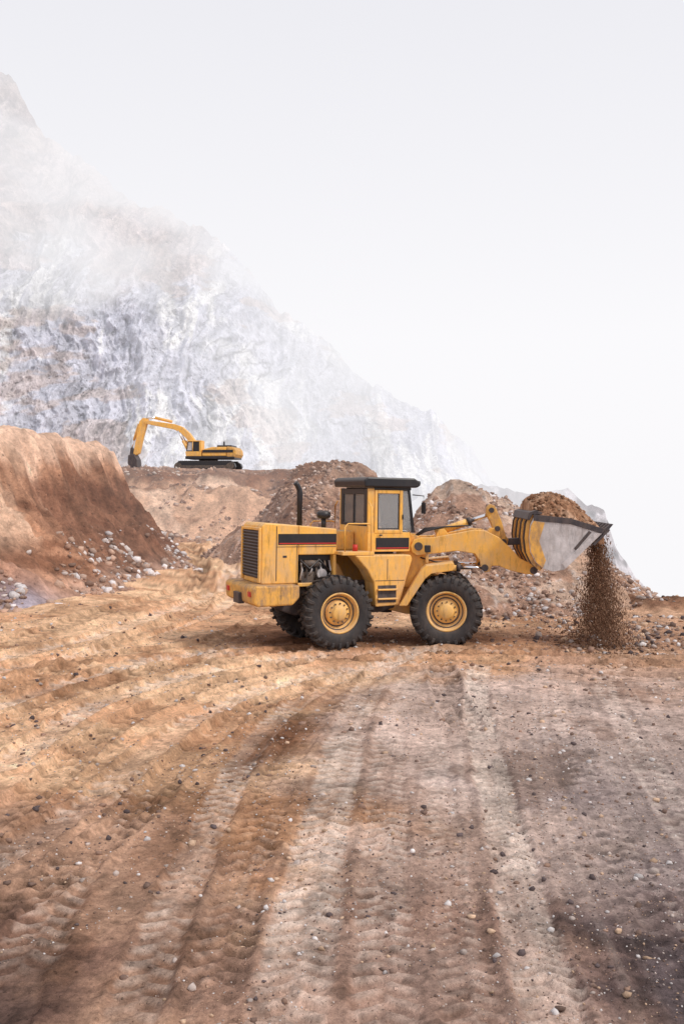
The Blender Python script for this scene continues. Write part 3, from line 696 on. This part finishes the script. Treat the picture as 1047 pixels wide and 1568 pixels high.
tube('steering_column',[(.08,0,1.9),(-.02,0,2.4)],.03,Bk,Ld,RF,8)
tube('steering_wheel',[(-.02+.17*math.cos(t)*.9,.17*math.sin(t),2.42+.17*math.cos(t)*.35) for t in [k*math.pi/8 for k in range(17)]],.014,Bk,Ld,RF,8)
tube('mirror_arm',[(.2,-.74,3.0),(.36,-.92,2.98),(.36,-.92,2.8)],.012,Bk,Ld,RF,6);b_('mirror',.34,.38,-.99,-.85,2.62,2.85,Bk)
tube('wiper',[(.24,-.2,2.3),(.16,-.05,2.85)],.01,Bk,Ld,RF,6)
def fpx(n,pts,y0,y1,mat,bv=.012): return prism(n,pts,y0,y1,mat,Ld,FF,bv)
tube('articulation_pin',[(0,0,.55),(0,0,1.55)],.12,M['dsteel'],Ld,FF)
fpx('front_frame',[(-.05,.66),(-.05,1.05),(.12,1.30),(.2,1.62),(.25,2.08),(.62,2.12),(.80,1.80),(.92,1.42),(1.62,1.22),(1.72,.9),(1.5,.55),(.4,.55)],-.34,.34,Yl,.02)
for sy,t in((-1,'near'),(1,'far')):
    a,b=sorted((sy*.345,sy*.40))
    fpx('tower_plate_'+t,[(.16,1.30),(.24,2.12),(.36,2.2),(.66,2.16),(.72,1.95),(.86,1.35),(.86,1.1),(.2,1.1)],a,b,Yl)
    a,b=sorted((sy*.56,sy*1.09))
    fpx('front_fender_'+t,[(.26,.80),(.70,1.52),(.80,1.60),(1.34,1.66),(1.36,1.58),(1.32,1.50),(.90,1.44),(.78,1.34),(.42,.80)],a,b,Yl,.015)
    a,b=sorted((sy*.40,sy*.56))
    fpx('fender_bracket_'+t,[(.5,1.0),(.6,1.3),(.85,1.5),(1.0,1.5),(1.0,1.4),(.8,1.2),(.7,1.0)],a,b,Yl)
    a,b=sorted((sy*.41,sy*.52))
    boom=[(.50,1.96),(.56,2.08),(.70,2.13),(.95,2.13),(1.44,2.22),(1.80,2.29),(2.02,2.27),(2.28,2.14),(2.50,1.94),(2.72,1.70),(3.04,1.56),(3.07,1.46),(2.98,1.38),(2.80,1.40),(2.50,1.47),(2.28,1.56),(2.14,1.56),(2.10,1.44),(2.00,1.42),(1.93,1.50),(1.90,1.66),(1.80,1.80),(1.44,1.86),(.95,1.80),(.62,1.76),(.52,1.84)]
    fpx('boom_arm_'+t,boom,a,b,Yl,.015)
    a,b=sorted((sy*.405,sy*.54))
    for q,(x,z,r) in enumerate([(.66,1.95,.085),(2.0,1.52,.07),(2.98,1.47,.075)]):
        tube('boom_pin_%s_%d'%(t,q),[(x,a,z),(x,b+(.012),z)] if sy>0 else [(x,a-.012,z),(x,b,z)],r,M['dsteel'],Ld,FF,16)
    y=sy*.60
    tube('lift_cylinder_'+t,[(.78,y*.8,1.52),(1.45,y*.8,1.52)],.075,Yl,Ld,FF)
    tube('lift_cylinder_head_'+t,[(1.43,y*.8,1.52),(1.51,y*.8,1.52)],.085,M['dsteel'],Ld,FF)
    tube('lift_rod_'+t,[(1.5,y*.8,1.52),(2.0,y*.8,1.52)],.042,M['chrome'],Ld,FF)
fpx('upper_lug',[(1.0,2.1),(1.08,2.28),(1.2,2.30),(1.34,2.1),(1.3,1.9),(1.0,1.9)],-.30,.30,Yl)
tube('boom_cross_tube',[(1.95,-.42,1.98),(1.95,.42,1.98)],.13,Yl,Ld,FF,20)
fpx('bellcrank_bracket',[(1.9,2.0),(2.15,2.32),(2.32,2.3),(2.4,1.95),(2.2,1.8)],-.16,.16,Yl)
tube('tilt_cylinder',[(1.02,-.06,2.20),(1.70,-.06,2.44)],.075,Yl,Ld,FF)
tube('tilt_cylinder_head',[(1.68,-.06,2.433),(1.76,-.06,2.462)],.088,M['dsteel'],Ld,FF)
tube('tilt_rod',[(1.75,-.06,2.458),(2.18,-.06,2.61)],.042,M['chrome'],Ld,FF)
fpx('bellcrank',[(2.06,2.60),(2.07,2.74),(2.14,2.81),(2.24,2.78),(2.29,2.66),(2.38,2.44),(2.46,2.16),(2.52,2.08),(2.50,1.98),(2.40,1.94),(2.31,2.0),(2.24,2.2),(2.15,2.42)],-.15,.03,M['yellow2'],.02)
for q,(x,z) in enumerate([(2.17,2.68),(2.29,2.3),(2.42,2.03)]): tube('bellcrank_pin_%d'%q,[(x,-.19,z),(x,.07,z)],.055,M['dsteel'],Ld,FF)
fpx('bucket_link',[(2.40,1.95),(2.40,2.09),(2.92,2.12),(2.98,2.05),(2.92,1.98)],-.13,.01,M['dsteel'])
for q in range(4):
    y=-.2+.07*q
    tube('hydraulic_hose_%d'%q,[(.55,y,2.1),(.8,y-.03,2.24+.02*q),(1.15,y-.05,2.33),(1.6,y-.02,2.36),(1.75,y,2.36)],.016,Bk,Ld,FF,6)
tube('hydraulic_hose_low',[(.7,-.44,1.72),(1.0,-.55,1.64),(1.3,-.58,1.62),(1.45,-.5,1.58)],.016,Bk,Ld,FF,6)
tube('hose_pivot',[(-.3,-.3,1.5),(0,-.42,1.35),(.3,-.38,1.55)],.025,Bk,Ld,FF,8)
for sy in(-1,1):
    box('headlamp_bracket_%d'%(sy>0),.80,.86,*sorted((sy*.60,sy*.66)),1.62,1.86,M['yellow2'],Ld,FF)
    box('headlamp_%d'%(sy>0),.78,.90,*sorted((sy*.57,sy*.73)),1.84,1.98,Bk,Ld,FF)
# bucket
bw=1.17
prof=[(2.90,2.60),(2.82,2.42),(2.79,2.15),(2.82,1.88),(2.92,1.68),(3.06,1.56),(3.26,1.50),(3.48,1.54),(4.22,2.26)]
th=.035
def offset(pr,t):
    P=[Vector((a,b)) for a,b in pr];o=[]
    for i in range(len(P)):
        d=(P[min(i+1,len(P)-1)]-P[max(i-1,0)]).normalized();o.append((P[i].x-d.y*t,P[i].y+d.x*t))
    return o
inner=offset(prof,th)
shell=prism('bucket_shell',prof+inner[::-1],-bw,bw,M['yellow2'],Ld,FF,0)
for sy,t in((-1,'near'),(1,'far')):
    a,b=sorted((sy*(bw+.001),sy*(bw+.03)))
    fpx('bucket_side_'+t,[(x,z) for x,z in prof]+[(4.10,2.36),(3.6,2.52)],a,b,M['steel'],.006)
    a,b=sorted((sy*(bw+.031),sy*(bw+.045)))
    fpx('bucket_side_edge_'+t,[(2.88,2.62),(3.6,2.545),(4.24,2.34),(4.22,2.24),(3.6,2.43),(2.88,2.50)],a,b,M['dsteel'],.004)
    fpx('bucket_side_paint_'+t,[(2.89,2.495),(3.10,2.46),(2.99,2.1),(3.12,1.72),(3.06,1.57),(2.93,1.69),(2.83,1.89),(2.80,2.15),(2.83,2.40)],a,b,M['yellow2'],.004)
    fpx('bucket_wear_plate_'+t,[(3.50,1.56),(3.42,1.66),(4.06,2.26),(4.2,2.25)],a,b,M['steel'],.004)
    fpx('bucket_gusset_'+t,[(3.70,1.92),(3.66,1.96),(3.95,2.30),(4.0,2.27)],a,b,M['dsteel'],.004)
for q,y in enumerate(np.linspace(-bw+.05,bw-.05,8)):
    o=offset(prof[:6],-.07)
    fpx('bucket_rib_%d'%q,prof[:6]+o[::-1],y-.02,y+.02,M['dsteel'] if q%2 else M['yellow2'],.004)
fpx('bucket_top_lip',[(2.86,2.62),(2.80,2.50),(2.76,2.52),(2.80,2.66),(2.93,2.70),(3.05,2.66),(3.04,2.62),(2.93,2.62)],-bw-.04,bw+.04,M['dsteel'],.006)
fpx('bucket_cutting_edge',[(4.02,2.04),(4.32,2.34),(4.36,2.32),(4.06,2.01)],-bw-.05,bw+.05,M['dsteel'],.004)
for q,y in enumerate(np.linspace(-bw+.04,bw-.04,9)):
    fpx('bucket_tooth_%d'%q,[(4.16,2.10),(4.14,2.24),(4.38,2.44),(4.43,2.43)],y-.045,y+.045,M['dsteel'],.008)
xs=np.linspace(2.86,4.26,70);ys=np.linspace(-bw+.01,bw-.01,110);Xd,Yd=np.meshgrid(xs,ys)
q=np.clip((Xd-2.86)/1.4,0,1)
line=2.56+(2.28-2.56)*q
hp=.60*np.clip(1-np.abs((Xd-3.45)/.84)**2.0,0,1)*np.clip(1-np.abs(Yd/1.2)**3.0,0,1)
Zd=line-.03+hp+.14*(fbm(Xd/.3,Yd/.3,4,400)-.5)+.07*(ridged(Xd/.08,Yd/.08,3,401)-.5)
Zd=np.where((np.abs(Yd)>bw-.03)|(q<=0.0)|(q>=1),line-.25,Zd)
cd=mix(np.zeros(Xd.shape+(3,))+lc(158,118,92),lc(200,160,132),sm((fbm(Xd/.3,Yd/.3,4,402)-.42)/.2))*(.6+.8*vn(Xd/.03,Yd/.03,403))[...,None]
ml=mat_terrain('loose_dirt',14,.3,.8,.03,40)
o=grid_obj('dirt_load',Xd,Yd,Zd,cd,Zd*0,ml);o.parent=Ld;o.matrix_local=FF
n=1500;px=rng.uniform(2.95,4.2,n);py=rng.uniform(-1.1,1.1,n)
qq=(px-2.86)/1.4;pz=2.56-.28*qq-.02+.60*np.clip(1-np.abs((px-3.45)/.84)**2.0,0,1)*np.clip(1-np.abs(py/1.2)**3,0,1)
o=rocks_obj('dirt_load_clods',np.stack([px,py,pz],-1),.008+.04*rng.uniform(0,1,n)**4,stonecols(n,[lc(160,116,90),lc(196,160,134),lc(124,92,72)]),ml);o.parent=Ld;o.matrix_local=FF
# ---------------------------------------------------------------- falling dirt
n=60000
zf=2.35*rng.uniform(0,1,n)
yb=rng.uniform(-1.12,1.12,n)
clump=fbm(yb*4.5,zf*.35,4,410,.6)
k=(clump+rng.uniform(-.13,.13,n))>.605
zf=zf[k];yb=yb[k];n=len(zf)
a=4.30+.05*np.sqrt(2.4-zf)+rng.normal(0,1,n)*(.035+.085*(2.35-zf)**1.3)
c,s_=math.cos(math.radians(-3)),math.sin(math.radians(-3))
wx=.92+a*c-yb*s_;wy=20.8+a*s_+yb*c
sz=.0025+.003*rng.uniform(0,1,n)+.014*rng.uniform(0,1,n)**18
rocks_obj('falling_dirt',np.stack([wx,wy,zf],-1),sz,stonecols(n,[lc(142,108,88),lc(170,134,110),lc(116,88,72)]),ml,0.,.7,rng.uniform(1.5,8,n)*np.where(sz>.01,.3,1))
n=2600;px=rng.normal(5.2,.5,n);py=rng.normal(20.4,1.0,n)
rocks_obj('spilled_clods',np.stack([px,py,hG(px,py)+.01],-1),.006+.03*rng.uniform(0,1,n)**5,stonecols(n,[lc(150,112,88),lc(180,146,122),lc(118,90,72)]),ml)
# ---------------------------------------------------------------- EXCAVATOR
exz=float(np.max(hB(np.linspace(-13.2,-8.2,12),np.full(12,80.))))-.08
Ex=link(bpy.data.objects.new('excavator',None));Ex.location=(-10.7,80,exz);Ex.rotation_euler=(0,0,math.radians(-6))
I=Matrix.Identity(4)
Yw=M['yellow']
for sy,t in((-1,'near'),(1,'far')):
    a,b=sorted((sy*.95,sy*1.5))
    prism('track_'+t,[(-2.45,.35),(-2.3,.10),(-2.0,0),(2.05,0),(2.35,.12),(2.5,.38),(2.4,.66),(2.1,.82),(-2.05,.82),(-2.35,.64)],a,b,Bk,Ex,I,.05)
    a,b=sorted((sy*1.5,sy*1.53))
    prism('track_frame_'+t,[(-1.9,.25),(-1.9,.5),(1.9,.5),(1.9,.25)],a,b,M['engine'],Ex,I,0)
    for i in range(9): tube('track_roller_%s_%d'%(t,i),[(-2.0+i*.5,sy*1.45,.24),(-2.0+i*.5,sy*1.56,.24)],.14,M['dsteel'],Ex,I,10)
    for i in (-2.1,2.1): tube('track_sprocket_%s_%d'%(t,i>0),[(i,sy*1.45,.42),(i,sy*1.57,.42)],.30,M['engine'],Ex,I,16)
    for i in range(26): box('track_shoe_%s_%d'%(t,i),-2.1+i*.166,-2.1+i*.166+.05,*sorted((sy*.94,sy*1.51)),.82,.87,M['dsteel'],Ex,I,bevel=0)
tube('slew_ring',[(0,0,.7),(0,0,1.02)],.75,M['dsteel'],Ex,I,24)
prism('upper_deck',[(-1.55,1.0),(-1.55,1.22),(2.4,1.22),(2.4,1.0)],-1.4,1.4,Bk,Ex,I,.03)
prism('engine_housing',[(-.2,1.225),(-.2,1.75),(.6,1.95),(1.75,1.95),(1.75,1.225)],-1.38,1.38,Yw,Ex,I,.06)
prism('counterweight',[(1.76,1.10),(1.76,1.98),(2.3,1.95),(2.52,1.7),(2.55,1.35),(2.4,1.08)],-1.4,1.4,M['yellow2'],Ex,I,.08)
box('housing_stripe',-.15,2.3,-1.415,-1.385,1.50,1.72,Bk,Ex,I,bevel=0)
box('housing_top',.9,2.1,-1.0,1.0,1.95,2.1,Bk,Ex,I,bevel=.04)
tube('exhaust',[(1.2,.3,2.05),(1.2,.3,2.45)],.07,Bk,Ex,I)
prism('cab_body',[(-1.5,1.225),(-1.55,1.6),(-.25,1.6),(-.25,1.225)],-1.38,-.35,Yw,Ex,I,.03)
prism('cab_window',[(-1.50,1.6),(-1.36,2.38),(-.30,2.38),(-.30,1.6)],-1.34,-.40,Bk,Ex,I,.03)
prism('cab_roof',[(-1.42,2.38),(-1.38,2.47),(-.25,2.47),(-.25,2.38)],-1.39,-.34,Yw,Ex,I,.03)
prism('cab_rear_post',[(-.42,1.6),(-.42,2.38),(-.25,2.38),(-.25,1.6)],-1.385,-.345,Yw,Ex,I,.01)
tube('cab_mid_post',[(-.95,-1.36,1.6),(-.95,-1.36,2.38)],.03,Yw,Ex,I,6)
prism('cab_side_glass',[(-1.40,1.68),(-1.30,2.32),(-1.0,2.32),(-1.0,1.68)],-1.350,-1.345,M['steel'],Ex,I,0)
boomp=[(-1.15,1.55),(-.80,1.75),(-.95,2.35),(-1.5,3.1),(-2.1,3.62),(-2.7,3.84),(-4.9,4.16),(-5.2,4.12),(-5.2,3.92),(-4.9,3.84),(-2.8,3.42),(-2.2,3.12),(-1.7,2.6),(-1.35,2.0)]
prism('boom',boomp,-.28,.28,Yw,Ex,I,.03)
stick=[(-4.95,4.30),(-5.35,4.38),(-5.65,4.1),(-5.85,3.2),(-6.15,1.5),(-5.95,1.35),(-5.65,1.5),(-5.35,2.8),(-5.05,3.85)]
prism('stick',stick,-.2,.2,Yw,Ex,I,.03)
tube('stick_cylinder',[(-3.0,0,4.05),(-4.4,0,4.38)],.12,Yw,Ex,I);tube('stick_rod',[(-4.4,0,4.38),(-5.15,0,4.40)],.07,M['chrome'],Ex,I,8)
for y in(-.4,.4):
    tube('boom_cylinder_%d'%(y>0),[(-1.4,y,1.4),(-2.0,y,2.5)],.11,Yw,Ex,I);tube('boom_rod_%d'%(y>0),[(-2.0,y,2.5),(-2.4,y,3.3)],.06,M['chrome'],Ex,I,8)
tube('bucket_cylinder',[(-5.75,0,3.9),(-6.15,0,2.6)],.10,Yw,Ex,I);tube('bucket_rod',[(-6.15,0,2.6),(-6.35,0,1.9)],.06,M['chrome'],Ex,I,8)
prism('bucket_linkage',[(-6.4,1.95),(-6.25,2.0),(-6.0,1.5),(-6.35,1.1),(-6.5,1.2)],-.15,.15,M['dsteel'],Ex,I,.02)
prism('bucket',[(-6.45,1.35),(-6.0,1.45),(-5.75,1.0),(-5.7,.4),(-5.95,-.05),(-6.1,-.25),(-6.2,.1),(-6.5,.7)],-.6,.6,M['dsteel'],Ex,I,.04)
# ---------------------------------------------------------------- light, world, camera
w=bpy.data.worlds.new("World");scene.world=w;w.use_nodes=True
nt=w.node_tree;nt.nodes.clear();N=nt.nodes.new
out=N('ShaderNodeOutputWorld');bg=N('ShaderNodeBackground');sky=N('ShaderNodeTexSky');sky.sky_type='NISHITA';sky.sun_disc=False
EL,RO=46,118
sky.sun_elevation=math.radians(EL);sky.sun_rotation=math.radians(RO);sky.dust_density=3
tc=N('ShaderNodeTexCoord');sz_=N('ShaderNodeSeparateXYZ');L(nt,tc.outputs['Generated'],sz_.inputs[0])
mrr=N('ShaderNodeMapRange');mrr.inputs['From Min'].default_value=.15;mrr.inputs['From Max'].default_value=.55;L(nt,sz_.outputs['Z'],mrr.inputs['Value'])
mo=N('ShaderNodeMix');mo.data_type='RGBA';L(nt,mrr.outputs[0],mo.inputs[0]);mo.inputs[6].default_value=(9.85,9.75,9.95,1);mo.inputs[7].default_value=(8.3,8.3,8.8,1)
mx=N('ShaderNodeMix');mx.data_type='RGBA';mx.inputs[0].default_value=.97
L(nt,sky.outputs[0],mx.inputs[6]);L(nt,mo.outputs[2],mx.inputs[7])
L(nt,mx.outputs[2],bg.inputs[0]);bg.inputs[1].default_value=.1;L(nt,bg.outputs[0],out.inputs[0])
sl=bpy.data.lights.new('sun','SUN');sl.energy=2.1;sl.angle=math.radians(10);sl.color=(1,.95,.88)
so=link(bpy.data.objects.new('sun',sl))
az=math.radians(RO);dv=Vector((math.sin(az)*math.cos(math.radians(EL)),math.cos(az)*math.cos(math.radians(EL)),math.sin(math.radians(EL))))
so.rotation_euler=dv.to_track_quat('Z','Y').to_euler();so.location=dv*50
cam=bpy.data.cameras.new('camera');co=link(bpy.data.objects.new('camera',cam))
co.location=(0,0,3.1);co.rotation_euler=(math.radians(90),0,0)
cam.sensor_fit='VERTICAL';cam.sensor_height=36;cam.lens=35;cam.shift_y=-34/1568;cam.clip_end=5000;cam.clip_start=.1
scene.camera=co
scene.view_settings.view_transform='Standard';scene.view_settings.look='None';scene.view_settings.exposure=0
